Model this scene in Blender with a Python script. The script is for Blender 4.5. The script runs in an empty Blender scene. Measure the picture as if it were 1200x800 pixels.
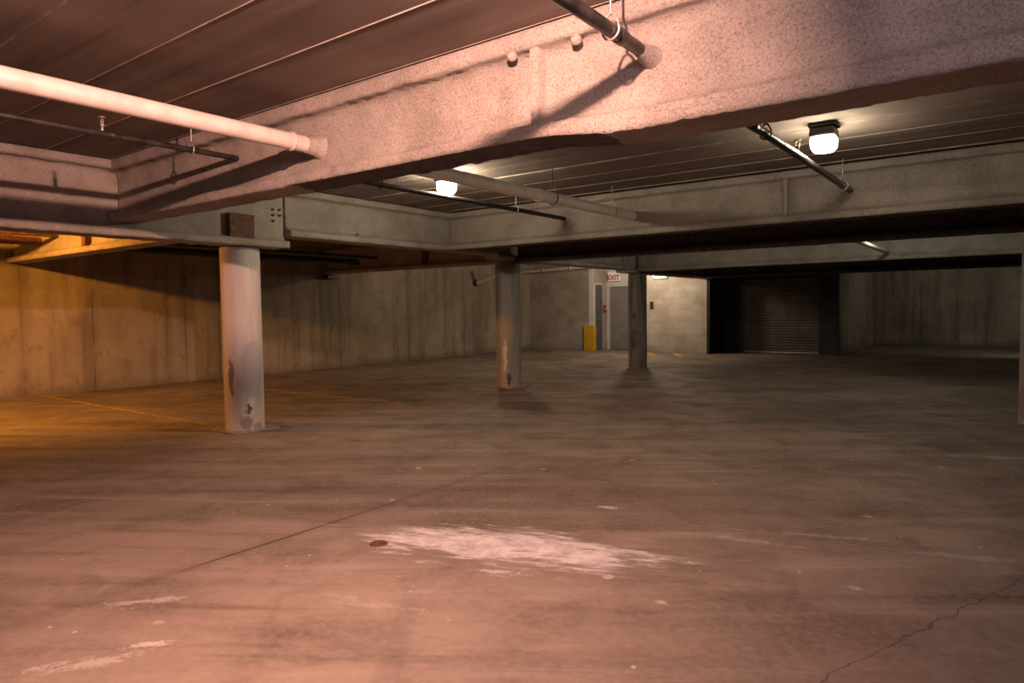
import bpy, math, random
from mathutils import Vector, Matrix, noise as mn

random.seed(4)
S = bpy.context.scene
COL = S.collection
PI = math.pi

# ------------------------------------------------------------------ camera (fitted to the photograph's vanishing points)
FPX, CAMH = 795.0, 1.55
W = Vector((-0.59636489, 0.80123112, -0.04876066))
R_ = Vector((0.80248905, 0.59653349, -0.01261464))
U_ = Vector((-0.01898012, 0.04665282, 0.99873083))
cd = bpy.data.cameras.new('camera')
cam = bpy.data.objects.new('camera', cd)
COL.objects.link(cam)
cd.sensor_fit = 'HORIZONTAL'
cd.sensor_width = 36.0
cd.lens = 36.0 * FPX / 1200.0
cd.clip_start = 0.05
cd.clip_end = 100
m = Matrix((R_, U_, -W)).transposed().to_4x4()
m.translation = Vector((0, 0, CAMH))
cam.matrix_world = m
cd.dof.use_dof = False
S.camera = cam

# ------------------------------------------------------------------ node helpers
class NT:
    def __init__(s, name):
        s.m = bpy.data.materials.new(name)
        s.m.use_nodes = True
        s.t = s.m.node_tree
        s.t.nodes.clear()
        s.out = s.t.nodes.new('ShaderNodeOutputMaterial')
        s.b = s.t.nodes.new('ShaderNodeBsdfPrincipled')
        s.t.links.new(s.b.outputs[0], s.out.inputs[0])
        s.b.inputs['Roughness'].default_value = .85
        s.tc = s.t.nodes.new('ShaderNodeTexCoord')

    def n(s, typ, **kw):
        x = s.t.nodes.new(typ)
        for k, v in kw.items():
            setattr(x, k, v)
        return x

    def put(s, sock, v):
        if isinstance(v, X):
            s.t.links.new(v.s, sock)
        elif hasattr(v, 'is_output'):
            s.t.links.new(v, sock)
        else:
            sock.default_value = v

    def math(s, op, a, b=0.0, c=0.0):
        x = s.n('ShaderNodeMath', operation=op)
        for i, v in enumerate((a, b, c)):
            s.put(x.inputs[i], v)
        return X(s, x.outputs[0])

    def xyz(s):
        sp = s.n('ShaderNodeSeparateXYZ')
        s.t.links.new(s.tc.outputs['Object'], sp.inputs[0])
        return [X(s, o) for o in sp.outputs]

    def vec(s, x, y, z):
        c = s.n('ShaderNodeCombineXYZ')
        for i, v in enumerate((x, y, z)):
            s.put(c.inputs[i], v)
        return c.outputs[0]

    def noise(s, scale=1, detail=4, rough=.55, vec=None, dist=0.0):
        x = s.n('ShaderNodeTexNoise')
        s.t.links.new(vec or s.tc.outputs['Object'], x.inputs['Vector'])
        x.inputs['Scale'].default_value = scale
        x.inputs['Detail'].default_value = detail
        x.inputs['Roughness'].default_value = rough
        x.inputs['Distortion'].default_value = dist
        return X(s, x.outputs[0])

    def step(s, v, a, b, lo=0.0, hi=1.0):
        x = s.n('ShaderNodeMapRange', interpolation_type='SMOOTHSTEP')
        s.put(x.inputs['Value'], v)
        x.inputs['From Min'].default_value = a
        x.inputs['From Max'].default_value = b
        x.inputs['To Min'].default_value = lo
        x.inputs['To Max'].default_value = hi
        return X(s, x.outputs[0])

    def mix(s, f, a, b, blend='MIX'):
        x = s.n('ShaderNodeMix', data_type='RGBA', blend_type=blend)
        s.put(x.inputs[0], f)
        for i, v in ((6, a), (7, b)):
            if isinstance(v, (tuple, list)):
                v = tuple(v) + ((1.0,) if len(v) == 3 else ())
            s.put(x.inputs[i], v)
        return x.outputs[2]

    def bump(s, h, strength=.3, dist=.01):
        x = s.n('ShaderNodeBump')
        x.inputs['Strength'].default_value = strength
        x.inputs['Distance'].default_value = dist
        s.put(x.inputs['Height'], h)
        s.t.links.new(x.outputs[0], s.b.inputs['Normal'])

    def col(s, c):
        if isinstance(c, tuple):
            s.b.inputs['Base Color'].default_value = c + (1,)
        else:
            s.put(s.b.inputs['Base Color'], c)


class X:
    def __init__(s, nt, sock):
        s.nt, s.s = nt, sock

    def __add__(s, o): return s.nt.math('ADD', s, o)
    def __radd__(s, o): return s.nt.math('ADD', s, o)
    def __sub__(s, o): return s.nt.math('SUBTRACT', s, o)
    def __rsub__(s, o): return s.nt.math('SUBTRACT', o, s)
    def __mul__(s, o): return s.nt.math('MULTIPLY', s, o)
    def __rmul__(s, o): return s.nt.math('MULTIPLY', s, o)
    def abs(s): return s.nt.math('ABSOLUTE', s)
    def max(s, o): return s.nt.math('MAXIMUM', s, o)
    def min(s, o): return s.nt.math('MINIMUM', s, o)


# ------------------------------------------------------------------ materials
def m_floor():
    t = NT('stained_floor_concrete')
    x, y, z = t.xyz()
    big = t.noise(.32, 5, .6)
    mid = t.noise(1.7, 5, .6, dist=.6)
    fine = t.noise(22, 4, .6)
    # drag streaks that run along the traffic direction
    sx = x * .83 + y * .56
    sy = y * .83 - x * .56
    streak = t.noise(1.0, 5, .62, t.vec(sx * .35, sy * 3.4, 0.0), .5)
    c = t.mix(t.step(big, .36, .64), (.155, .125, .098), (.285, .232, .186))
    c = t.mix(t.step(mid, .42, .72) * .65, c, (.11, .087, .069))
    c = t.mix(t.step(streak, .5, .78) * .6, c, (.40, .34, .285))
    c = t.mix(t.step(streak, .5, .26) * .75, c, (.085, .068, .055))
    c = t.mix(t.step(fine, .35, .75) * .25, c, (.38, .32, .27))
    # oil darkening in the parking bays
    oil = t.noise(.8, 3, .5, t.vec(x + 7.0, y * 1.3, 2.0))
    c = t.mix(t.step(oil, .58, .72) * .55 * t.step(y, 4.5, 8.0), c, (.06, .052, .045))
    # sawn joint
    wob = (t.noise(1.6, 3) - .5) * .05
    jd = (x + 4.0 - wob * .5).abs()
    jm = t.step(jd, .016, .004) * t.step(y, 1.85, 2.3) * t.step(y, 5.6, 2.6, .0, 1.0).max(t.step(y, 6.5, 5.0) * .35)
    c = t.mix(jm * .9, c, (.045, .036, .03))
    c = t.mix(t.step(jd, .14, .0) * .25 * t.step(y, 6, 4), c, (.08, .066, .055))
    # crack in the lower right
    cw = (t.noise(3.2, 5, .6) - .5) * .16
    cd_ = ((x + .58) * .936 - (y - 3.03) * .351 + cw).abs()
    cm = t.step(cd_, .0065, .0015) * t.step(y, 2.6, 2.9) * t.step(y, 5.0, 4.4)
    c = t.mix(cm * .6, c, (.05, .042, .038))
    # faint tyre mark
    td = ((x + 2.66) * .797 + (y - 2.64) * .605).abs()
    tm = t.step(td, .07, .045) * t.step(y, 2.72, 2.5)
    c = t.mix(tm * .22, c, (.13, .115, .105))
    # chalky scuffs scattered over the slab
    v = t.n('ShaderNodeTexVoronoi')
    t.t.links.new(t.tc.outputs['Object'], v.inputs['Vector'])
    v.inputs['Scale'].default_value = 5.5
    spot = t.step(X(t, v.outputs['Distance']), .085, .03) * t.step(t.noise(1.3, 2), .44, .56)
    c = t.mix(spot * .7, c, (.62, .60, .58))

    v2 = t.n('ShaderNodeTexVoronoi')
    t.t.links.new(t.tc.outputs['Object'], v2.inputs['Vector'])
    v2.inputs['Scale'].default_value = 2.3
    spot2 = t.step(X(t, v2.outputs['Distance']) + (t.noise(9, 4, .7) - .5) * .35, .10, .0) * t.step(t.noise(.9, 2), .40, .52)
    c = t.mix(spot2 * .55, c, (.66, .63, .6))

    def patch(px, py, ang, L, Wd, amt, sc=13.0):
        ca, sa = math.cos(ang), math.sin(ang)
        u = (x - px) * ca + (y - py) * sa
        w = (y - py) * ca - (x - px) * sa
        d = t.math('SQRT', (u * (1 / L)) * (u * (1 / L)) + (w * (1 / Wd)) * (w * (1 / Wd)))
        nz = t.noise(sc, 5, .68, t.vec(u * .55, w * 1.6, 1.0 + px))
        return t.step(d * .8 + (nz - .5) * 4.5 + (t.noise(sc * 4, 3, .6) - .5) * 2.0, .75, .1) * amt
    pm = patch(-3.22, 1.46, .75, .14, .05, .55)
    pm = pm.max(patch(-3.30, 1.2, .9, .24, .06, .35))
    pm = pm.max(patch(-3.72, 1.7, .8, .22, .05, .35))
    pm = pm.max(patch(-2.53, 4.6, .6, .09, .05, .85))
    pm = pm.max(patch(-2.42, 3.1, .5, .16, .045, .5))
    pm = pm.max(patch(-.95, 4.85, .35, .75, .035, .22))
    pm = pm.max(patch(-.25, 4.9, .30, .45, .05, .22))
    pm = pm.max(patch(-1.45, 4.45, .2, .4, .04, .25))
    pm = pm.max(patch(-2.75, 2.35, .3, .35, .06, .15))
    pm = pm.max(patch(-.1, 8.3, .3, .6, .1, .3))
    c = t.mix(pm, c, (.66, .64, .63))
    t.col(c)
    t.put(t.b.inputs['Roughness'], t.step(mid, .35, .7, .62, .85))
    t.b.inputs['Specular IOR Level'].default_value = .25
    t.bump(fine * .5 + mid - jm * 2.0 - cm * 2.0, .22, .012)
    return t.m


def m_wall(axis, joints, name, base=(.38, .325, .25), lift=2.06, dark=(.15, .122, .09)):
    t = NT(name)
    x, y, z = t.xyz()
    h = y if axis == 'y' else x
    big = t.noise(.55, 4, .6)
    st = t.noise(1.0, 5, .62, t.vec(h * 3.2, z * .22, .5), .3)
    st2 = t.noise(1.0, 4, .6, t.vec(h * 1.1, z * .35, 3.5), .2)
    fine = t.noise(14, 4, .6)
    b2 = tuple(v * .62 for v in base)
    c = t.mix(t.step(big, .3, .7), b2, base)
    c = t.mix(t.step(st, .48, .72) * .7, c, dark)
    mot = t.noise(3.0, 5, .7, t.vec(h * 1.2, z * .8, 7.0), .6)
    c = t.mix(t.step(mot, .5, .68) * .5, c, dark)
    c = t.mix(t.step(st2, .5, .3) * .35, c, tuple(min(1, v * 1.45) for v in base))
    c = t.mix(t.step(fine, .55, .75) * .25, c, dark)
    lines = None
    for j in joints:
        w = .022 + .012 * ((j * 7.3) % 1)
        a = t.step((h - j + (fine - .5) * .03).abs(), w, .006) * (.25 + .45 * ((j * 3.7) % 1))
        a2 = t.step((h - j).abs(), .22, .0) * .22
        a = a.max(a2)
        lines = a if lines is None else lines.max(a)
    hl = t.step((z - lift).abs(), .02, .005) * .15
    lines = lines.max(hl) if lines is not None else hl
    lines = lines * t.step(t.noise(1.4, 3, .5), .25, .55)
    c = t.mix(lines, c, (.035, .03, .025))
    # damp foot of the wall
    c = t.mix(t.step(z + (big - .5) * .5, .28, .0) * .6, c, dark)
    # small rust marks
    v = t.n('ShaderNodeTexVoronoi')
    t.put(v.inputs['Vector'], t.vec(h * .45, z * .75, 0.0))
    v.inputs['Scale'].default_value = 1.0
    sp = t.step(X(t, v.outputs['Distance']), .06, .03)
    c = t.mix(sp * .55, c, (.36, .17, .04))
    t.col(c)
    t.b.inputs['Roughness'].default_value = .9
    t.b.inputs['Specular IOR Level'].default_value = .2
    t.bump(st * .6 + fine * .5 - lines * 1.5, .3, .012)
    return t.m


def m_block():
    t = NT('painted_block')
    x, y, z = t.xyz()
    br = t.n('ShaderNodeTexBrick')
    t.put(br.inputs['Vector'], t.vec(x + y, z, 0.0))
    br.inputs['Scale'].default_value = 1.0
    br.inputs['Brick Width'].default_value = .41
    br.inputs['Row Height'].default_value = .203
    br.inputs['Mortar Size'].default_value = .006
    br.inputs['Mortar Smooth'].default_value = .4
    br.inputs['Color1'].default_value = (.50, .455, .395, 1)
    br.inputs['Color2'].default_value = (.42, .375, .315, 1)
    br.inputs['Mortar'].default_value = (.37, .335, .285, 1)
    big = t.noise(1.1, 4, .6)
    c = t.mix(t.step(big, .4, .7) * .55, br.outputs['Color'], (.22, .19, .155))
    c = t.mix(t.step(z, .35, .0) * .35, c, (.16, .14, .12))
    t.col(c)
    f = t.noise(30, 3)
    t.bump(f * .3 - X(t, br.outputs['Fac']) * 1.5, .4, .01)
    return t.m


def m_ceiling():
    t = NT('board_marked_ceiling')
    x, y, z = t.xyz()
    st = t.noise(1.0, 5, .6, t.vec(x * .28, y * 5.5, 0.0), .4)
    big = t.noise(.5, 4, .6)
    c = t.mix(t.step(big, .35, .7), (.185, .15, .132), (.285, .238, .205))
    c = t.mix(t.step(st, .45, .75) * .6, c, (.10, .082, .07))
    c = t.mix(t.step(st, .45, .25) * .35, c, (.42, .37, .32))
    t.col(c)
    t.b.inputs['Specular IOR Level'].default_value = .2
    t.bump(st, .25, .01)
    return t.m


def m_seam():
    t = NT('ceiling_seam_mortar')
    n = t.noise(6, 3)
    t.col(t.mix(t.step(n, .35, .7), (.22, .185, .16), (.36, .31, .27)))
    return t.m


def m_spray(name='sprayed_fireproofing', a=(.40, .36, .31), b=(.60, .55, .49)):
    t = NT(name)
    n1 = t.noise(78, 4, .82)
    n2 = t.noise(2.2, 4, .6)
    n3 = t.noise(120, 2, .6)
    c = t.mix(t.step(n2, .3, .7), a, b)
    c = t.mix(t.step(n1, .51, .62) * .6, c, (.16, .135, .115))
    c = t.mix(t.step(n1, .48, .36) * .45, c, (.72, .68, .62))
    t.col(c)
    t.b.inputs['Roughness'].default_value = .95
    t.b.inputs['Specular IOR Level'].default_value = .15
    t.bump(n1 * 1.0 + n3 * .3, 1.0, .022)
    return t.m


def m_plain(name, c1, c2, scale=8, rough=.6, metal=0.0, bump=.1, spec=.4):
    t = NT(name)
    n = t.noise(scale, 4, .6)
    t.col(t.mix(t.step(n, .35, .68), c1, c2))
    t.b.inputs['Roughness'].default_value = rough
    t.b.inputs['Metallic'].default_value = metal
    t.b.inputs['Specular IOR Level'].default_value = spec
    t.bump(n, bump, .004)
    return t.m


def m_column(name, base, dark, patches, tint=None):
    """scuffs: (angle position x,y offset of centre, height, half width, half height, amount, colour); real wear and painted light"""
    t = NT(name)
    x, y, z = t.xyz()
    st = t.noise(1.0, 5, .62, t.vec(x * 5.0, y * 5.0, z * .55), .3)
    fine = t.noise(26, 4, .6)
    c = t.mix(t.step(st, .35, .68), dark, base)
    c = t.mix(t.step(fine, .58, .75) * .35, c, tuple(v * .5 for v in dark))
    for (sx, sy, sz, rw, rh, amt, colr, sc) in patches:
        dd = t.math('SQRT', ((x - sx) * (1 / rw)) * ((x - sx) * (1 / rw)) + ((y - sy) * (1 / rw)) * ((y - sy) * (1 / rw))
                    + ((z - sz) * (1 / rh)) * ((z - sz) * (1 / rh)))
        nz = t.noise(sc, 5, .65, t.vec(x + sx, y, z * .7))
        c = t.mix(t.step(dd + (nz - .5) * 2.6, 1.0, .55) * amt, c, colr)
    t.col(c)
    t.b.inputs['Roughness'].default_value = .8
    t.b.inputs['Specular IOR Level'].default_value = .3
    t.bump(fine * .5 + st, .2, .008)
    return t.m


def m_emit(name, colr, strength, base=(.8, .8, .8)):
    t = NT(name)
    t.col(base)
    t.b.inputs['Emission Color'].default_value = colr + (1,)
    t.b.inputs['Emission Strength'].default_value = strength
    return t.m


def m_spill():
    t = NT('dried_white_paint')
    x, y, z = t.xyz()            # object space: x along the spill
    n = t.noise(1.0, 6, .72, t.vec(x * 2.0 + y * 1.2, y * 11.0, 0.0), .5)
    n2 = t.noise(6.0, 5, .7)
    n3 = t.noise(1.0, 5, .7, t.vec(x * 5.0, y * 14.0 - x * 2.0, 3.0), .4)
    u = x * (1 / 1.12)
    wob = (t.noise(2.2, 4, .6) - .5)
    wid = .29 - (x + .05).abs() * .10
    d = (y + wob * .16 + x * .02).abs() - wid
    edge = d * 4.0 + t.step(u.abs(), .5, 1.2) * 1.1
    a = t.step(edge + (n - .5) * 5.5 + (n3 - .5) * 1.5, .45, -.75)
    halo = t.step(edge + (n3 - .5) * 7.0, -.2, -1.6) * t.step(d, .16, .02) * .5
    t.put(t.b.inputs['Alpha'], (a * (t.step(n2, .2, .6) * .3 + .52)).max(halo * t.step(u.abs(), 1.25, .9)))
    t.col(t.mix(t.step(n2, .35, .7), (.62, .60, .59), (.82, .81, .81)))
    t.b.inputs['Roughness'].default_value = .8
    return t.m


def m_line(name='worn_yellow_paint', amt=.8, lo=.32):
    t = NT(name)
    n = t.noise(7, 5, .7)
    t.col(t.mix(t.step(n, .3, .7), (.42, .26, .04), (.58, .38, .07)))
    t.put(t.b.inputs['Alpha'], t.step(n, lo, lo + .24) * amt)
    return t.m


M = dict(
    floor=m_floor(), block=m_block(), ceil=m_ceiling(), seam=m_seam(), spray=m_spray(),
    wl=m_wall('y', (-6, -3.5, -1, 1.2, 3.2, 4.7, 5.92, 7.81, 8.6, 10.64, 11.81, 12.1, 14.71, 16.4, 18.2, 19.6), 'left_wall_concrete'),
    wf=m_wall('x', (-4.1, -3.8, -3.45, -3.1, -2.85, -2.7, -1.75, -.8, 1, 2.2, 4), 'far_wall_concrete'),
    ws=m_wall('y', (23.4, 24.6, 25.9, 27.3), 'side_wall_concrete'),
    bare=m_plain('bare_steel_and_shade', (.045, .035, .04), (.10, .08, .085), 14, .55, 0, .2),  # real bare steel under beam A; on other beams, shade put into the colour
    rust=m_plain('rusted_steel', (.07, .03, .022), (.16, .075, .05), 20, .75, 0, .4),
    pvc=m_plain('cream_pipe', (.68, .63, .56), (.80, .75, .68), 6, .35, 0, .03, .5),  # cream lightened to make up for weak light on the second-bay pipe
    pvc_dim=m_plain('cream_pipe_dimmed', (.47, .42, .38), (.58, .53, .48), 6, .4, 0, .03, .4),  # same cream pipe in the near bay, strong lamplight offset by darker colour
    black=m_plain('black_iron_pipe', (.022, .02, .019), (.05, .045, .042), 9, .4, .3, .06, .5),
    steel=m_plain('grey_steel_pipe', (.035, .034, .034), (.085, .083, .08), 9, .28, .6, .05, .6),
    zinc=m_plain('zinc_hanger', (.32, .30, .27), (.5, .47, .43), 30, .4, .6, .05),
    dark=m_plain('dark_painted_steel', (.022, .02, .02), (.04, .036, .035), 6, .5, 0, .05),
    door=m_plain('grey_door_paint', (.20, .195, .19), (.25, .24, .235), 3, .5, 0, .03),
    blue=m_plain('blue_grey_frame_paint', (.09, .10, .13), (.13, .14, .165), 3, .5, 0, .03),
    white=m_plain('white_trim_paint', (.62, .58, .52), (.74, .70, .64), 5, .6, 0, .05),
    yellow=m_plain('yellow_guard_paint', (.62, .36, .02), (.74, .45, .03), 5, .45, 0, .05),
    red=m_plain('red_plastic', (.28, .02, .015), (.38, .03, .02), 5, .4, 0, .02),
    brass=m_plain('brass', (.55, .38, .12), (.7, .52, .2), 9, .3, .9, .02),
    concrete=m_plain('plinth_concrete', (.24, .20, .16), (.34, .29, .24), 10, .85, 0, .3),
    shutter=m_plain('brown_shutter_steel', (.12, .10, .092), (.17, .146, .134), 3, .5, .2, .05),
    bright=m_plain('bright_edge_strip', (.45, .43, .4), (.6, .58, .55), 5, .5, 0, .02),
    line=m_line(), line2=m_line('yellow_stripe_paint', .95, .1), spill=m_spill(),
    lens=m_emit('lit_lamp_lens', (1.0, .83, .60), 235.0),
    lens_dim=m_emit('lit_lamp_lens_dimmer', (1.0, .84, .62), 105.0),
    glow=m_emit('lit_wall_lamp_lens', (1.0, .86, .66), 3.0),
    sign=m_emit('backlit_sign_face', (1.0, .70, .62), .10),
    letter=m_emit('backlit_red_letters', (1.0, .05, .03), .07, (.30, .02, .015)),
)

# ------------------------------------------------------------------ mesh helpers
class MB:
    def __init__(s):
        s.v, s.f, s.mi, s.sm = [], [], [], []

    def add(s, vs, fs, mi=0, smooth=False):
        o = len(s.v)
        s.v += [tuple(v) for v in vs]
        for f in fs:
            s.f.append(tuple(i + o for i in f))
            s.mi.append(mi)
            s.sm.append(smooth)

    def box(s, a, b, mi=0, bev=0.0):
        x0, y0, z0 = a
        x1, y1, z1 = b
        if bev <= 0:
            s.add([(x0, y0, z0), (x1, y0, z0), (x1, y1, z0), (x0, y1, z0), (x0, y0, z1), (x1, y0, z1), (x1, y1, z1), (x0, y1, z1)],
                  [(0, 3, 2, 1), (4, 5, 6, 7), (0, 1, 5, 4), (1, 2, 6, 5), (2, 3, 7, 6), (3, 0, 4, 7)], mi)
            return s
        # chamfered box: rings of octagons
        def ring(z, i):
            e = bev
            return [(x0 + i + e, y0 + i, z), (x1 - i - e, y0 + i, z), (x1 - i, y0 + i + e, z), (x1 - i, y1 - i - e, z),
                    (x1 - i - e, y1 - i, z), (x0 + i + e, y1 - i, z), (x0 + i, y1 - i - e, z), (x0 + i, y0 + i + e, z)]
        rs = [ring(z0, bev), ring(z0 + bev, 0), ring(z1 - bev, 0), ring(z1, bev)]
        vs = sum(rs, [])
        fs = [tuple(range(7, -1, -1)), tuple(range(24, 32))]
        for k in range(3):
            for i in range(8):
                fs.append((k * 8 + i, k * 8 + (i + 1) % 8, k * 8 + 8 + (i + 1) % 8, k * 8 + 8 + i))
        s.add(vs, fs, mi)
        return s

    def tube(s, pts, r, n=20, mi=0, closed=False, caps=True):
        pts = [Vector(p) for p in pts]
        rr = r if isinstance(r, (list, tuple)) else [r] * len(pts)
        N = len(pts)
        rings = []
        prev = None
        for i, p in enumerate(pts):
            if closed:
                d = pts[(i + 1) % N] - pts[i - 1]
            else:
                d = pts[min(i + 1, N - 1)] - pts[max(i - 1, 0)]
            d.normalize()
            if prev is None:
                a = d.cross(Vector((0, 0, 1)))
                if a.length < 1e-3:
                    a = d.cross(Vector((1, 0, 0)))
            else:
                a = prev - d * prev.dot(d)
            a.normalize()
            prev = a
            b = d.cross(a)
            rings.append([p + (a * math.cos(2 * PI * k / n) + b * math.sin(2 * PI * k / n)) * rr[i] for k in range(n)])
        vs = sum(rings, [])
        fs = []
        for i in range(N if closed else N - 1):
            j = (i + 1) % N
            for k in range(n):
                fs.append((i * n + k, i * n + (k + 1) % n, j * n + (k + 1) % n, j * n + k))
        s.add(vs, fs, mi, True)
        if caps and not closed:
            s.add(rings[0], [tuple(range(n - 1, -1, -1))], mi)
            s.add(rings[-1], [tuple(range(n))], mi)
        return s

    def lathe(s, prof, n=28, c=(0, 0, 0), mi=0):
        vs = []
        for (r, z) in prof:
            for k in range(n):
                a = 2 * PI * k / n
                vs.append((c[0] + r * math.cos(a), c[1] + r * math.sin(a), c[2] + z))
        fs = []
        for i in range(len(prof) - 1):
            for k in range(n):
                fs.append((i * n + k, i * n + (k + 1) % n, (i + 1) * n + (k + 1) % n, (i + 1) * n + k))
        fs.append(tuple(range(n - 1, -1, -1)))
        fs.append(tuple((len(prof) - 1) * n + k for k in range(n)))
        s.add(vs, fs[:-2], mi, True)
        s.add(vs[:n], [tuple(range(n - 1, -1, -1))], mi)
        s.add(vs[-n:], [tuple(range(n))], mi)
        return s

    def obj(s, name, mats, parent=None, loc=(0, 0, 0), rot=(0, 0, 0)):
        me = bpy.data.meshes.new(name)
        me.from_pydata(s.v, [], s.f)
        for k in (mats if isinstance(mats, (list, tuple)) else [mats]):
            me.materials.append(M[k])
        me.polygons.foreach_set('material_index', s.mi)
        me.polygons.foreach_set('use_smooth', s.sm)
        me.update()
        o = bpy.data.objects.new(name, me)
        COL.objects.link(o)
        o.location = loc
        o.rotation_euler = rot
        if parent:
            o.parent = parent
        return o


def tag(o, label=None, cat=None, group=None, kind=None):
    for k, v in (('label', label), ('category', cat), ('group', group), ('kind', kind)):
        if v:
            o[k] = v
    return o


def empty(name, loc, label, cat, group=None, rz=0.0):
    o = bpy.data.objects.new(name, None)
    COL.objects.link(o)
    o.location = loc
    o.rotation_euler = (0, 0, rz)
    o.empty_display_size = .1
    return tag(o, label, cat, group, 'thing')


def copy_tree(src, loc, label, group=None):
    r = src.copy()
    COL.objects.link(r)
    r.location = loc
    r['label'] = label
    if group:
        r['group'] = group
    for ch in list(src.children):
        c = ch.copy()
        COL.objects.link(c)
        c.parent = r
        for g in list(ch.children):
            d = g.copy()
            COL.objects.link(d)
            d.parent = c
    return r


# ------------------------------------------------------------------ the room
ZC = 3.20
XL, XR, YN, YF = -14.9, 8.0, -7.0, 29.5
YB = 21.2          # front of the block walls

b = MB()
b.add([(XL - .3, YN - .3, 0), (XR + .3, YN - .3, 0), (XR + .3, YF + .3, 0), (XL - .3, YF + .3, 0)], [(0, 1, 2, 3)])
b.add([(XL - .3, YN - .3, -.2), (XR + .3, YN - .3, -.2), (XR + .3, YF + .3, -.2), (XL - .3, YF + .3, -.2)], [(3, 2, 1, 0)])
tag(b.obj('floor', 'floor'), 'stained bare concrete garage floor slab', 'floor', kind='structure')

# ceiling: planks running along X, small steps and mortar seams between them
b = MB()
y = YN - .3
k = 0
random.seed(9)
while y < YF + .3:
    y1 = y + .59
    dz = random.uniform(-.008, .008)
    b.add([(XL - .3, y, ZC + dz), (XR + .3, y, ZC + dz), (XR + .3, y1, ZC + dz), (XL - .3, y1, ZC + dz),
           (XL - .3, y, ZC + .25), (XR + .3, y, ZC + .25), (XR + .3, y1, ZC + .25), (XL - .3, y1, ZC + .25)],
          [(0, 3, 2, 1), (4, 5, 6, 7), (0, 1, 5, 4), (2, 3, 7, 6)])
    w = .010 if k % 2 else .006
    # the seam bead
    b.add([(XL - .3, y1 - w, ZC + .012), (XR + .3, y1 - w, ZC + .012), (XR + .3, y1, ZC - .011), (XL - .3, y1, ZC - .011),
           (XR + .3, y1 + w, ZC + .012), (XL - .3, y1 + w, ZC + .012)], [(0, 3, 2, 1), (3, 5, 4, 2)], 1)
    y = y1
    k += 1
tag(b.obj('ceiling', ['ceil', 'seam']), 'low dark board-marked concrete ceiling', 'ceiling', kind='structure')


def wall(name, a, c, mk, label, mats=None):
    o = MB().box(a, c).obj(name, mk)
    return tag(o, label, 'wall', kind='structure')


wall('wall_left', (XL - .3, YN, 0), (XL, YB, ZC), 'wl', 'long stained concrete wall on the left with vertical joints')
wall('wall_right', (XR, YN, 0), (XR + .3, YF, ZC), 'ws', 'concrete wall closing the right end of the garage')
wall('wall_near', (XL, YN - .3, 0), (XR, YN, ZC), 'wf', 'concrete wall behind the viewer')
wall('wall_far', (-4.35, YF, 0), (XR, YF + .3, ZC), 'wf', 'distant dim concrete wall at right with rust streaks')
wall('wall_side', (-4.85, 22.62, 0), (-4.35, YF + .3, ZC), 'ws', 'short concrete side wall running back beside the roller door')
wall('wall_block_left', (XL, YB, 0), (-12.14, YB + 1.0, ZC), 'block', 'shaded concrete block wall left of the recessed door')
wall('wall_block_right', (-10.35, YB, 0), (-7.98, YB + 1.4, ZC), 'block', 'brightly lit concrete block wall right of the recessed door')
wall('wall_recess', (-12.14, YB + 1.0, 0), (-10.35, YB + 1.3, ZC), 'white', 'back of the recess that holds the grey door')
# roller door surround
b = MB()
b.box((-7.98, 22.6, 0), (-7.30, 22.9, ZC))
b.box((-4.85, 22.45, 0), (-4.35, 22.62, ZC))
b.box((-7.30, 22.6, 2.42), (-4.85, 22.9, ZC))
b.box((-7.979, YB + .03, 0), (-7.90, 22.6, ZC))
tag(b.obj('wall_opening', 'dark'), 'dark steel surround of the roller door opening', 'wall', kind='structure')

# roller door: horizontal slats with curved faces
r = empty('door_1', (-6.075, 22.62, 0), 'dark brown roller shutter door, closed, with fine horizontal slats', 'door')
r['kind'] = 'structure'
b = MB()
z = .06
while z < 2.40:
    h = .09
    prof = [(0, 0), (-.018, .008), (-.030, .025), (-.030, .055), (-.016, .075), (0, .080), (0, .09)]
    for (p, q) in zip(prof[:-1], prof[1:]):
        b.add([(-1.215, p[0], z + p[1]), (1.215, p[0], z + p[1]), (1.215, q[0], z + q[1]), (-1.215, q[0], z + q[1])], [(0, 1, 2, 3)])
    z += h
b.box((-1.215, .02, .05), (1.215, .05, 2.41))
b.obj('curtain', 'shutter', r)
tag(MB().box((-1.215, -.03, .015), (1.215, .02, .055)).obj('bottom_bar', 'bright', r), 'pale bottom bar')
for sx in (-1, 1):
    bb = MB()
    x0, x1 = sorted((sx * 1.155, sx * 1.225))
    bb.box((x0, -.06, 0), (x1, -.03, 2.42))
    bb.obj('guide_rail', 'dark', r)

# recessed grey door in the back of the recess
r = empty('door_2', (-11.42, 22.2, 0), 'grey steel door in the recess under the exit sign', 'door')
r['kind'] = 'structure'
MB().box((-.56, -.06, .01), (.46, -.02, 2.30), bev=.006).obj('door_leaf', 'door', r)
b = MB()
b.box((-.62, -.045, 0), (-.56, .0, 2.36))
b.box((.46, -.045, 0), (.52, .0, 2.36))
b.box((-.56, -.045, 2.30), (.46, .0, 2.36))
b.obj('door_frame', 'white', r)
b = MB()
b.tube([(.37, -.06, 1.02), (.37, -.11, 1.02), (.28, -.11, 1.02)], .012, 10)
b.obj('door_handle', 'steel', r)

# second door on the recess's left side, seen edge on
r = empty('door_3', (-12.14, 21.56, 0), 'blue grey steel door seen edge on beside the yellow guard', 'door')
r['kind'] = 'structure'
MB().box((.01, -.28, .01), (.05, .22, 2.36), bev=.005).obj('door_leaf', 'blue', r)
b = MB()
b.box((0, -.34, 0), (.035, -.28, 2.42))
b.box((0, .22, 0), (.035, .28, 2.42))
b.box((0, -.28, 2.36), (.035, .22, 2.42))
b.obj('door_frame', 'white', r)
MB().tube([(.05, -.2, 1.05), (.11, -.2, 1.05), (.11, -.1, 1.05)], .014, 10).obj('door_handle', 'dark', r)

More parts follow.
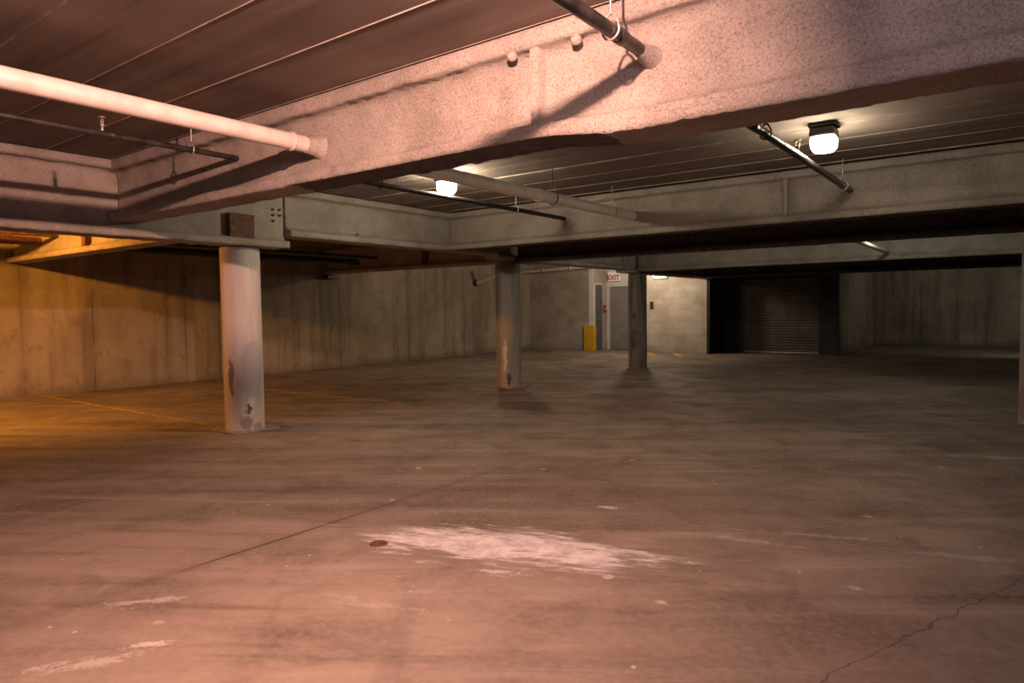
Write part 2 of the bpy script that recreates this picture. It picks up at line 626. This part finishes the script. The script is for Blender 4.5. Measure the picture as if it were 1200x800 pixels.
# white steel end trim of the left block wall
tag(MB().box((-12.33, YB - .02, 0), (-12.12, YB, 3.0), bev=.006).obj('trim_1', 'white'), 'white painted end trim of the left block wall', 'trim', kind='structure')


# ------------------------------------------------------------------ sprayed steel beams
def profile(hw, zb, zt, tf, web, tt):
    p = [(-hw, zb), (hw, zb), (hw, zb + tf), (web + .035, zb + tf + .018), (web, zb + tf + .055),
         (web, zt - tt - .035), (web + .025, zt - tt - .006), (hw, zt - tt - .004), (hw, zt),
         (-hw, zt), (-hw, zt - tt - .004), (-web - .025, zt - tt - .006), (-web, zt - tt - .035), (-web, zb + tf + .055), (-web - .035, zb + tf + .018), (-hw, zb + tf)]
    return p


def resample(p, d):
    out = []
    n = len(p)
    for i in range(n):
        a, c = Vector(p[i]), Vector(p[(i + 1) % n])
        k = max(1, int(round((c - a).length / d)))
        for j in range(k):
            out.append(a + (c - a) * (j / k))
    return out


def beam_mesh(axis, c, a0, a1, zb, zt=ZC - .012, hw=.165, tf=.085, web=.05, step=.035, fine=None, amp=1.0, bare=(), zbf=None, hwf=None, tt=.09):
    loop = resample(profile(hw, zb, zt, tf, web, tt), .028 if step < .06 else .06)
    n = len(loop)
    for _ in range(1):                                     # soften the corners
        loop = [loop[i] * .7 + (loop[i - 1] + loop[(i + 1) % n]) * .15 for i in range(n)]
    nor = []
    for i in range(n):
        t = loop[(i + 1) % n] - loop[i - 1]
        nn = Vector((t.y, -t.x))
        nor.append(nn.normalized() if nn.length > 0 else Vector((0, 0)))
    ss = []
    s = a0
    while s < a1 - 1e-6:
        ss.append(s)
        s += step if (fine is None or fine[0] <= s <= fine[1]) else .25
    ss.append(a1)
    vs = []
    for s in ss:
        dz = zbf(s) if zbf else 0.0
        kw = hwf(s) if hwf else 1.0
        for i in range(n):
            q, nn = loop[i], nor[i]
            f = max(0.0, min(1.0, 1 - (q.y - zb) / .22))    # how near the bottom flange
            tt = q.x * (1 + (kw - 1) * f)
            zz = q.y + dz * f
            P = Vector((s, c + tt, zz)) if axis == 'x' else Vector((c + tt, s, zz))
            isb = nn.y < -.75 and q.y < zb + .03 and any(lo + .12 * mn.noise(P * 5) < s < hi + .12 * mn.noise(P * 6) for lo, hi in bare)
            if isb:
                d = -.014
            else:
                d = amp * (  .006 * mn.noise(P * 7) + .007 * mn.noise(P * 19 + Vector((3, 1, 7))) + .005 * mn.noise(P * 43))
                if zt - q.y < .02:
                    d = 0
            if axis == 'x':
                P += Vector((0, nn.x * d, nn.y * d))
            else:
                P += Vector((nn.x * d, 0, nn.y * d))
            vs.append(P)
    b = MB()
    L = len(ss)
    o_faces, b_faces = [], []
    for j in range(L - 1):
        s = (ss[j] + ss[j + 1]) / 2
        for i in range(n):
            q, nn = loop[i], nor[i]
            f = (j * n + i, (j + 1) * n + i, (j + 1) * n + (i + 1) % n, j * n + (i + 1) % n)
            if axis == 'y':
                f = f[::-1]
            P = Vector((s, q.x, q.y)) * 1.0
            isb = nn.y < -.75 and q.y < zb + .03 and any(lo + .12 * mn.noise(P * 5) < s < hi + .12 * mn.noise(P * 6) for lo, hi in bare)
            (b_faces if isb else o_faces).append(f)
    b.add(vs, o_faces, 0, True)
    for f in b_faces:
        b.f.append(f)
        b.mi.append(1)
        b.sm.append(True)
    e0 = tuple(range(n))
    e1 = tuple((L - 1) * n + i for i in range(n))
    b.f += [e0 if axis == 'x' else e0[::-1], e1[::-1] if axis == 'x' else e1]
    b.mi += [0, 0]
    b.sm += [False, False]
    return b


def plate(axis, c, s, z0, z1, t0, t1, parent, th=.022, mat='spray', name='stiffener_plate', label=None):
    """coated stiffener: subdivided slab, displaced like the spray"""
    b = MB()
    nz = max(2, int((z1 - z0) / .04))
    vs = []
    prof = [(-th, 0.0), (-th, 1.0), (th, 1.0), (th, 0.0)]
    for k in range(nz + 1):
        z = z0 + (z1 - z0) * k / nz
        for (ds, f) in prof:
            tt = t0 + (t1 - t0) * f
            P = Vector((s + ds, c + tt, z)) if axis == 'x' else Vector((c + tt, s + ds, z))
            w = .006 * mn.noise(P * 11) + .003 * mn.noise(P * 33)
            P += Vector((w, w, 0))
            vs.append(P)
    fs = []
    for k in range(nz):
        for i in range(4):
            fs.append((k * 4 + i, k * 4 + (i + 1) % 4, k * 4 + 4 + (i + 1) % 4, k * 4 + 4 + i))
    fs += [(0, 1, 2, 3), tuple(nz * 4 + i for i in (3, 2, 1, 0))]
    b.add(vs, fs, 0, False)
    o = b.obj(name, mat, parent)
    if label:
        o['label'] = label
    return o


def beam(label, *a, **k):
    kk = k.pop('mats', ['spray', 'bare'])
    o = beam_mesh(*a, **k).obj('steel_beam', kk)
    return tag(o, label, 'beam', kind='thing')


XB = -7.95
YA, Y2 = 3.49, 8.90
# main beam A, close to the camera; heavier coat to the right of the stiffener
bA = beam('big rough sprayed beam across the top of the view, lit pink', 'x', YA, XB + .045, XR, 2.545, fine=(-8, .6), amp=1.0, tt=.105,
          bare=((-4.72, -1.85),),
          zbf=lambda s: -.055 * max(0, min(1, (s + 2.25) / .45)), hwf=lambda s: 1 + .12 * max(0, min(1, (s + 2.3) / .5)))
plate('x', YA, -2.31, 2.60, 3.13, -.04, -.135, bA, .030, label='coated vertical stiffener plate')
plate('x', YA, -2.31, 2.60, 3.13, .04, .135, bA, .030)
for (bx, bz) in ((-2.47, 3.065), (-2.02, 3.055)):
    lb = MB()
    lb.lathe([(.004, -.03), (.026, -.022), (.034, 0), (.026, .022), (.004, .03)], 14)
    lb.obj('bolt', 'spray', bA, (bx, YA - .135, bz))
# beam 2
b2 = beam('grey sprayed beam behind the two lit ceiling lamps', 'x', Y2, XB + .045, XR, 2.555, fine=(-8, .6), step=.05, amp=.7, bare=((-9, 9),))  # underside shade put into the colour along the whole length
plate('x', Y2, -2.31, 2.62, 3.13, -.04, -.135, b2, .022, label='coated vertical stiffener plate')
plate('x', Y2, -2.31, 2.62, 3.13, .04, .135, b2, .022)
# girders on the column lines
bG = beam('dark unlit beam from second round column to the right edge column', 'x', 10.70, XB + .19, XR, 2.43, fine=(-8, .6), step=.09, amp=.6, mats=['bare', 'bare'])  # sprayed beam; its unlit shade is put into the dark colour
b3 = beam('lit sprayed beam over the third round column', 'x', 16.0, XB + .12, XR, 2.44, fine=(-8, 1), step=.09, amp=.6, bare=((-9, 9),))  # shade under the flange coloured in as dark steel
b4 = beam('farthest dark beam in front of the dim far wall', 'x', 20.4, XB + .2, XR, 2.40, fine=(-8, 1), step=.12, amp=.5, mats=['bare', 'bare'])  # darkness of the unlit bay put into the beam colour
# spine beam over the three columns, in drop-in lengths
s1 = beam('deep sprayed spine beam resting on the nearest round column', 'y', XB, YN, 5.52, 2.385, hw=.19, fine=(-1, 6), step=.045, amp=1.0)
s2 = beam('drop-in spine beam right of the nearest round column', 'y', XB, 5.55, 10.05, 2.545, hw=.175, step=.045, amp=.8)
s3 = beam('spine beam resting on the second round column', 'y', XB, 10.08, 15.3, 2.47, hw=.175, step=.06, amp=.7)
s4 = beam('spine beam resting on the third round column', 'y', XB, 15.33, 21.15, 2.40, hw=.175, step=.09, amp=.6)
# dark bearing stiffener over column 1 and splice bolts
tag(MB().box((.04, -.17, 0), (.15, .17, .30), bev=.006).obj('bearing_plate', 'rust', s1, (XB, 4.86, 2.475)), 'dark rusty bearing stiffener above the column')
for k in range(3):
    MB().tube([(0, 0, 0), (.035, 0, 0)], .016, 8).obj('bolt', 'rust', s1, (XB + .045, 5.36, 2.74 + .075 * k))
for k in range(2):
    MB().tube([(0, 0, 0), (.035, 0, 0)], .016, 8).obj('bolt', 'rust', s1, (XB + .045, 5.46, 2.82 + .075 * k))
tag(MB().tube([(0, 0, 0), (.06, 0, 0)], .018, 8).obj('bolt', 'zinc', s2, (XB + .12, 6.72, 2.665)), 'small shiny bolt')
# left bay beams
l1 = beam('orange lit sprayed beam between the left wall and the spine beam', 'x', 4.66, XL + .02, XB - .12, 2.50, fine=None, step=.05, amp=.7)
plate('x', 4.66, -11.6, 2.58, 3.12, -.04, -.14, l1, .07, 'rust', label='dark stiffener plate')
l2 = beam('dim sprayed beam at the left wall behind the nearest round column', 'x', 11.75, XL + .02, XB - .12, 2.52, step=.07, amp=.6)
plate('x', 11.75, -11.2, 2.6, 3.12, -.04, -.14, l2, .06, 'rust', label='dark stiffener plate')
tag(MB().box((-14.88, 11.56, 2.40), (-14.66, 11.94, 2.50), bev=.008).obj('bearing_plate', 'dark', l2), 'dark bearing seat at the wall')

# ------------------------------------------------------------------ columns
def column(name_label, x, y, top, rad, mat, pad=None, padlabel=None):
    r = empty('round_column', (x, y, 0), name_label, 'column')
    b = MB()
    prof = [(rad, 0.0)]
    zz = .0
    k = 0
    while zz < top - .08:
        zz += .08
        k += 1
        prof.append((rad * (1 + .004 * mn.noise(Vector((zz * 3, x, y)))), zz))
    prof.append((rad, top))
    b.lathe(prof, 56)
    b.obj('shaft', mat, r)
    if pad:
        pb = MB()
        pb.box((-pad, -pad, 0), (pad, pad, .022), bev=.006)
        po = pb.obj('base_plate', 'concrete', r)
        if padlabel:
            po['label'] = padlabel
    return r


grey = (.44, .42, .41)
def on_face(cx, cy, rad, deg, z):
    """point on a column's skin, deg to the right of the side that faces the aisle"""
    f = Vector((-cx, -cy)).normalized()
    t = Vector((-f.y, f.x))
    a = math.radians(deg)
    p = (f * math.cos(a) + t * math.sin(a)) * rad
    return (p.x, p.y, z)


def f1(d, z): return on_face(-8.14, 5.02, .245, d, z)
def f2(d, z): return on_face(-8.03, 10.68, .245, d, z)


c1m = m_column('column_concrete_near', (.62, .57, .53), (.49, .445, .41), [
    (*f1(5, .12), .10, .11, .75, (.20, .17, .15), 14),
    (*f1(40, .06), .12, .06, .6, (.22, .19, .17), 14),
    (*f1(-38, .70), .055, .26, .8, (.12, .095, .085), 20),
    (*f1(18, .40), .05, .09, .9, (.74, .70, .67), 24),
    (*f1(12, .30), .05, .07, .95, (.10, .075, .065), 22),
    (*f1(25, .85), .17, .55, .55, (.36, .33, .35), 3)])  # last entry: soft mauve patch, cool light painted into the column colour
c2m = m_column('column_concrete_middle', (.42, .385, .35), (.26, .235, .21), [
    (*f2(-18, .62), .055, .34, .95, (.78, .75, .71), 20),
    (*f2(0, .16), .06, .17, .9, (.07, .05, .045), 9),
    (*f2(-10, 1.1), .2, .22, .5, (.50, .38, .29), 5),
    (*f2(0, 2.35), .4, .16, .8, (.12, .095, .085), 3)])  # last entry: dark top band, shadow below the beam painted on
c3m = m_column('column_concrete_far', (.30, .285, .255), (.10, .095, .082), [
    (.03, -.25, 1.35, .1, .15, .7, (.06, .055, .05), 7),
    (.02, -.25, .7, .1, .4, .6, (.06, .055, .05), 6)])
c4m = m_column('column_concrete_right', (.42, .38, .36), (.30, .27, .25), [(-.2, -.15, .3, .15, .3, .6, (.2, .15, .13), 8)])
M.update(c1=c1m, c2=c2m, c3=c3m, c4=c4m)
column('nearest round concrete column, pink lit, standing on a square base plate', -8.14, 5.02, 2.375, .245, 'c1', .31, 'thin square base plate')
column('middle round concrete column with white paint splashes', -8.03, 10.68, 2.46, .245, 'c2', .30)
column('third round concrete column, dark streaked, in front of the recessed door', -7.86, 16.0, 2.39, .235, 'c3')
column('round concrete column cut off by the right edge of the view', .285, 10.85, 2.42, .245, 'c4')

# ------------------------------------------------------------------ pipes
def collar(parent, p, axis, r, w, mat, name='coupling', label=None):
    b = MB()
    d = Vector((0, 1, 0)) if axis == 'y' else Vector((1, 0, 0))
    b.tube([d * -w, d * (-w * .8), d * (w * .8), d * w], [r * .93, r, r, r * .93], 20)
    o = b.obj(name, mat, parent, p)
    if label:
        o['label'] = label
    return o


def pipe(name, label, x, z, r, y0, y1, mat, collars=(), cm=None, cat='pipe'):
    b = MB()
    n = 24
    b.tube([(0, y0 + (y1 - y0) * k / n, 0) for k in range(n + 1)], r, 24)
    o = b.obj(name, mat, None, (x, 0, z))
    tag(o, label, cat, kind='thing')
    for (yy, w, lab) in collars:
        collar(o, (0, yy, 0), 'y', r * 1.16, w, cm or mat, label=lab)
    return o


WEBA0, WEBA1 = YA - .055, YA + .055
WEB20 = Y2 - .055
pW1 = pipe('drain_pipe', 'thick cream pipe at upper left running into the pink beam', -4.42, 2.83, .062, -5.0, WEBA0 + .02, 'pvc_dim',
           [(3.18, .012, 'thin joint ring')])
b = MB()
b.tube([(0, 3.30, 0), (0, 3.40, 0), (0, WEBA0 + .01, 0)], [.066, .075, .10], 20)
b.obj('sprayed_collar', 'spray', pW1)
pW2 = pipe('drain_pipe', 'thick cream pipe between the two lit ceiling lamps', -4.42, 2.84, .066, WEBA1 - .02, WEB20 + .02, 'pvc', [(6.5, .03, None)])
pD1 = pipe('sprinkler_pipe', 'thin dark pipe under the thick cream pipe at upper left', -5.56, 2.905, .024, -5.0, WEBA0 + .02, 'black', [(2.42, .035, None)])
pD2 = pipe('sprinkler_pipe', 'thin black pipe passing just under the left lit ceiling lamp', -5.56, 2.905, .030, WEBA1 - .02, WEB20 + .02, 'black', [(8.0, .03, None)])
pS1 = pipe('sprinkler_pipe', 'steel pipe at top centre running into the pink beam', -1.6, 2.885, .034, -5.0, WEBA0 + .02, 'steel', [(3.08, .035, None)])
b = MB()
b.tube([(0, 3.29, 0), (0, 3.36, 0), (0, WEBA0 + .01, 0)], [.036, .046, .062], 18)
b.obj('sprayed_collar', 'spray', pS1)
pS2 = pipe('sprinkler_pipe', 'shiny steel pipe beside the right lit ceiling lamp', -1.6, 2.885, .034, WEBA1 - .02, WEB20 + .02, 'steel', [(5.18, .05, None), (8.42, .045, None)])
pS3 = pipe('sprinkler_pipe', 'short lit pipe seen under the beam at the right, far bay', -2.15, 2.60, .04, 10.78, 15.93, 'pvc', [(15.6, .05, None)], 'dark')
# left bay
pL1 = pipe('sprinkler_pipe', 'thin dark pipe against the orange beam at far left', -12.80, 2.845, .03, -5.0, 4.60, 'rust')
pL2 = pipe('sprinkler_pipe', 'thin black pipe high in the left bay behind the nearest column', -12.88, 2.85, .032, 4.72, 11.69, 'black')
pL3 = pipe('drain_pipe', 'thick black pipe high in the left bay behind the nearest column', -13.62, 2.78, .075, 4.72, 11.69, 'black', [(11.5, .03, None)])
pL4 = pipe('drain_pipe', 'thick dark pipe against the orange beam at far left', -13.55, 2.80, .07, -5.0, 4.60, 'rust')
# pipe along the block wall and the elbow piece from the left wall
b = MB()
b.tube([(-14.905, 20.75, 2.92), (-14.35, 20.75, 2.93), (-13.6, 20.75, 2.945), (-12.9, 20.75, 2.965), (-11.3, 20.75, 3.0)], .062, 18)
o = tag(b.obj('drain_pipe', 'pvc'), 'cream pipe along the top of the shaded block wall', 'pipe', kind='thing')
for xx in (-13.95, -12.8):
    collar(o, (xx, 20.75, 2.938 if xx < -13 else 2.967), 'x', .075, .03, 'pvc')
b = MB()
b.tube([(-14.86, 17.95, 2.43), (-14.75, 17.97, 2.45), (-14.15, 18.1, 2.66), (-13.7, 18.2, 2.82)], .085, 18)
o = tag(b.obj('drain_pipe', 'pvc'), 'short cream pipe leaving the left wall beside the middle column', 'pipe', kind='thing')
b = MB()
b.tube([(0, 0, 0), (.08, .015, .02)], .115, 18)
b.obj('pipe_flange', 'dark', o, (-14.9, 17.94, 2.42))


# hangers: rod down from the ceiling, ring round the pipe
def hanger(x, y, zp, rp, label, mat='zinc', group=None):
    r = empty('pipe_hanger', (x, y, zp), label, 'hanger', group)
    b = MB()
    b.tube([(0, 0, rp * 2.1), (0, 0, ZC - zp - .012)], .006, 8)
    b.obj('rod', mat, r)
    b = MB()
    pts = []
    for k in range(24):
        a = 2 * PI * k / 24
        zz = math.cos(a)
        pts.append((math.sin(a) * (rp + .007), 0, zz * (rp + .007) + (max(0, zz) ** 2) * rp * .95))
    b.tube(pts, .006, 8, closed=True)
    b.obj('ring', mat, r)
    return r


hanger(-4.42, 6.78, 2.84, .068, 'teardrop hanger round the cream pipe, nearer the left lit lamp', 'dark')
hanger(-4.42, 8.25, 2.84, .068, 'teardrop hanger round the cream pipe, close to the grey beam', 'zinc')
hanger(-5.56, 5.12, 2.905, .032, 'small hanger on the thin black pipe left of the lit lamp', 'dark')
hanger(-5.56, 7.6, 2.905, .032, 'small hanger on the thin black pipe right of the lit lamp', 'zinc')
hanger(-1.6, 5.5, 2.885, .036, 'hanger on the shiny steel pipe by the lower edge of the pink beam', 'dark')
hanger(-1.6, 8.42, 2.885, .048, 'hanger on the shiny steel pipe right below the right lit lamp', 'zinc')
hanger(-1.6, 2.98, 2.885, .038, 'hanger on the steel pipe at top centre in front of the pink beam', 'zinc')
hanger(-5.56, 3.02, 2.905, .030, 'bright ring hanger on the thin dark pipe below the thick cream pipe', 'zinc')


def sprinkler(parent, y, z, mat='brass'):
    b = MB()
    b.lathe([(.012, -.012), (.012, .03), (.018, .034), (.018, .046), (.008, .05)], 12)
    r = b.obj('sprinkler_head', mat, parent, (0, y, z))
    b = MB()
    b.tube([(-.014, 0, .048), (-.02, 0, .07), (0, 0, .092)], .004, 6)
    b.tube([(.014, 0, .048), (.02, 0, .07), (0, 0, .092)], .004, 6)
    b.obj('yoke', mat, r)
    b = MB()
    b.lathe([(.003, .092), (.028, .094), (.028, .098), (.003, .1)], 16)
    b.obj('deflector', mat, r)
    r['label'] = 'tiny brass sprinkler head' if mat == 'brass' else 'tiny pale sprinkler head'
    return r


sprinkler(pS2, 6.45, .034)
sprinkler(pD1, 2.33, .024, 'zinc')

# ------------------------------------------------------------------ ceiling lamps
def lamp(x, y, label):
    r = empty('ceiling_lamp', (x, y, ZC), label, 'lamp', 'lit ceiling lamps')
    MB().box((-.115, -.115, -.03), (.115, .115, -.008), bev=.005).obj('mounting_plate', 'dark', r)
    b = MB()
    rings = []
    for (w, z) in ((.09, -.03), (.10, -.045), (.108, -.105), (.10, -.118)):
        rings.append([(-w, -w, z), (w, -w, z), (w, w, z), (-w, w, z)])
    vs = sum(rings, [])
    fs = [(0, 1, 2, 3), (12, 15, 14, 13)]
    for k in range(3):
        for i in range(4):
            fs.append((k * 4 + i, k * 4 + 4 + i, k * 4 + 4 + (i + 1) % 4, k * 4 + (i + 1) % 4))
    b.add(vs, fs)
    b.obj('housing', 'dark', r)
    b = MB()
    ring8 = []
    for (w, z) in ((.098, -.118), (.106, -.135), (.102, -.21), (.08, -.245), (.04, -.25)):
        e = w * .42
        ring8.append([(-w + e, -w, z), (w - e, -w, z), (w, -w + e, z), (w, w - e, z), (w - e, w, z), (-w + e, w, z), (-w, w - e, z), (-w, -w + e, z)])
    vs = sum(ring8, [])
    fs = [tuple(range(8)), tuple(32 + i for i in range(7, -1, -1))]
    for k in range(4):
        for i in range(8):
            fs.append((k * 8 + i, k * 8 + 8 + i, k * 8 + 8 + (i + 1) % 8, k * 8 + (i + 1) % 8))
    b.add(vs, fs)
    tag(b.obj('lens', 'lens', r), 'glowing white glass lens')
    return r


lp = lamp(-5.57, 6.20, 'lit square ceiling lamp left of centre above the thin black pipe')
lp2 = copy_tree(lp, (-1.455, 6.80, ZC), 'lit square ceiling lamp at right beside the shiny steel pipe')
for ch in lp2.children:
    if ch.name.startswith('lens'):
        ch.material_slots[0].link = 'OBJECT'
        ch.material_slots[0].material = M['lens_dim']

# wall light on the lit block wall
r = empty('wall_lamp', (-9.55, YB, 2.545), 'small dim wall lamp high on the lit block wall', 'lamp')
MB().box((-.26, -.05, -.04), (.26, 0, .14), bev=.01).obj('housing', 'dark', r)
b = MB()
b.tube([(-.24, -.07, .02), (-.2, -.09, .0), (.2, -.09, .0), (.24, -.07, .02)], [.03, .065, .065, .03], 14)
b.obj('lens', 'glow', r)
MB().tube([(-.26, -.09, -.06), (.26, -.09, -.06)], .014, 8).obj('guard_bar', 'dark', r)

# ------------------------------------------------------------------ small things at the back
r = empty('exit_sign', (-11.78, 22.08, 2.66), 'white exit sign with red letters above the recessed grey door', 'sign')
MB().box((-.25, -.03, -.17), (.25, .06, .17), bev=.012).obj('sign_box', 'sign', r)
cu = bpy.data.curves.new('letters', 'FONT')
cu.body = 'EXIT'
cu.size = .235
cu.align_x = 'CENTER'
cu.align_y = 'CENTER'
cu.extrude = .004
cu.offset = .006
cu.materials.append(M['letter'])
tmp = bpy.data.objects.new('tmp_text', cu)
COL.objects.link(tmp)
bpy.context.view_layer.update()
tm = bpy.data.meshes.new_from_object(tmp.evaluated_get(bpy.context.evaluated_depsgraph_get()))
bpy.data.objects.remove(tmp)
tm.name = 'lettering'
tm.materials.clear()
tm.materials.append(M['letter'])
lo = bpy.data.objects.new('lettering', tm)
COL.objects.link(lo)
lo.parent = r
lo.location = (0, -.036, -.045)
lo.rotation_euler = (PI / 2, 0, 0)
lo['label'] = 'red EXIT lettering'

r = empty('fire_alarm', (-12.144, 21.98, 1.5), 'small red fire alarm pull box left of the recessed grey door', 'alarm')
MB().box((0, -.09, -.13), (.06, .09, .13), bev=.012).obj('box', 'red', r)
MB().box((.06, -.05, -.03), (.085, .05, .02), bev=.006).obj('pull_handle', 'white', r)

r = empty('card_reader', (-9.88, YB + .004, 1.6), 'small black card reader on the lit block wall', 'reader')
MB().box((-.06, -.045, -.12), (.06, 0, .12), bev=.01).obj('case', 'dark', r)
MB().box((-.04, -.052, -.02), (.04, -.045, .09), bev=.003).obj('face', 'black', r)

# yellow angle guard round the end of the left block wall
r = empty('corner_guard', (-12.14, YB - .035, 0), 'yellow steel corner guard at the end of the shaded block wall', 'guard')
b = MB()
b.box((-.36, -.03, 0), (.055, .0, .90), bev=.006)
b.box((.025, .0, 0), (.055, .14, .90), bev=.006)
b.obj('angle', 'yellow', r)
for (dx, dz) in ((-.24, .2), (-.24, .7)):
    MB().tube([(0, -.028, 0), (0, -.045, 0)], .018, 8).obj('bolt', 'yellow', r, (dx, 0, dz))

# ------------------------------------------------------------------ on the floor
def flat(name, pts, mat, label, cat, z=.003, group=None):
    b = MB()
    n = len(pts)
    vs = [(p[0], p[1], z) for p in pts] + [(p[0], p[1], .0005) for p in pts]
    b.add(vs, [tuple(range(n))] + [(i, n + i, n + (i + 1) % n, (i + 1) % n) for i in range(n)])
    return tag(b.obj(name, mat), label, cat, group, 'thing')


def strip(a, c, w):
    a, c = Vector(a), Vector(c)
    d = (c - a).normalized()
    p = Vector((-d.y, d.x)) * w / 2
    return [a - p, c - p, c + p, a + p]


flat('parking_line', strip((-14.8, 4.97), (-8.52, 4.95), .085), 'line', 'worn yellow bay line from the left wall to the nearest column', 'line')
flat('parking_line', strip((-14.8, 7.80), (-8.0, 7.88), .085), 'line', 'worn yellow bay line meeting the left wall behind the nearest column', 'line')
flat('parking_line', strip((-12.0, 22.0), (-11.66, 21.3), .10), 'line2', 'short yellow floor stripe by the yellow corner guard', 'line')
flat('parking_line', strip((-10.0, 21.12), (-9.2, 19.9), .2), 'line2', 'short yellow floor stripe right of the third column under the lit block wall', 'line')
flat('parking_line', strip((-9.05, 21.12), (-8.3, 19.9), .2), 'line2', 'short yellow floor stripe near the right end of the lit block wall', 'line')

# white paint spill: a thin dried film with ragged see-through edges
b = MB()
ang = math.atan2(.62, 1.66)
N = 44
vs = [(0, 0, .0012)]
for k in range(N):
    a = 2 * PI * k / N
    rr = 1 + .08 * mn.noise(Vector((math.cos(a) * 2, math.sin(a) * 2, 0)))
    vs.append((math.cos(a) * 1.5 * rr, math.sin(a) * .52 * rr, .0012))
b.add(vs, [(0, 1 + k, 1 + (k + 1) % N) for k in range(N)])
tag(b.obj('paint_spill', 'spill', None, (-2.64, 3.47, .0), (0, 0, ang)), 'large dried white paint spill streaked across the floor', 'spill', kind='thing')
b = MB()
b.lathe([(.062, .001), (.06, .005), (.045, .006), (.041, .003), (.01, .003)], 24)
o = tag(b.obj('floor_drain', 'rust', None, (-3.37, 3.02, 0)), 'small dark round floor plug at left end of the white spill', 'drain', kind='thing')

# ------------------------------------------------------------------ light
def point(name, loc, power, colr, rad=.07):
    l = bpy.data.lights.new(name, 'POINT')
    l.energy = power
    l.color = colr
    l.shadow_soft_size = rad
    o = bpy.data.objects.new(name, l)
    COL.objects.link(o)
    o.location = loc
    return o


def area(name, loc, power, colr, aim, size):
    l = bpy.data.lights.new(name, 'AREA')
    l.shape = 'DISK'
    l.size = size
    l.energy = power
    l.color = colr
    o = bpy.data.objects.new(name, l)
    COL.objects.link(o)
    o.location = loc
    o.rotation_euler = Vector(aim).to_track_quat('-Z', 'Y').to_euler()
    return o


area('lamp_near_bay', (-1.08, 1.35, 3.075), 375, (1.0, .50, .385), (-.97, .18, -.28), .07)
point('lamp_near_bay_spill', (-1.08, 1.35, 3.02), 16, (1.0, .54, .46), .06)
area('fill_near_right', (.7, -.3, 2.75), 46, (.94, .79, .98), (-.16, .98, -.02), .6)  # added cool fill without a known fixture, brightens the right of beam A
area('lamp_left_bay', (-11.6, 1.9, 3.0), 250, (1.0, .36, .045), (-.30, .85, -.42), .12)
point('lamp_left_back', (-10.9, 13.9, 2.98), 78, (1.0, .78, .52), .08)
point('lamp_mid_left', (-5.4, 13.2, 2.98), 28, (1.0, .86, .66), .08)
point('lamp_mid_right', (-1.75, 13.4, 2.98), 42, (1.0, .93, .74), .08)
point('lamp_door', (-9.6, 19.6, 3.0), 190, (1.0, .78, .58), .2)
area('lamp_far_right', (.6, 22.8, 2.9), 50, (1.0, .90, .76), (-.2, .97, .12), .15)

w = bpy.data.worlds.new('world')
S.world = w
w.use_nodes = True
w.node_tree.nodes['Background'].inputs[0].default_value = (0, 0, 0, 1)
w.node_tree.nodes['Background'].inputs[1].default_value = 0

vs_ = S.view_settings
vs_.view_transform = 'Standard'
vs_.look = 'None'
vs_.exposure = 0.0
vs_.gamma = 1.0
vs_.use_curve_mapping = False
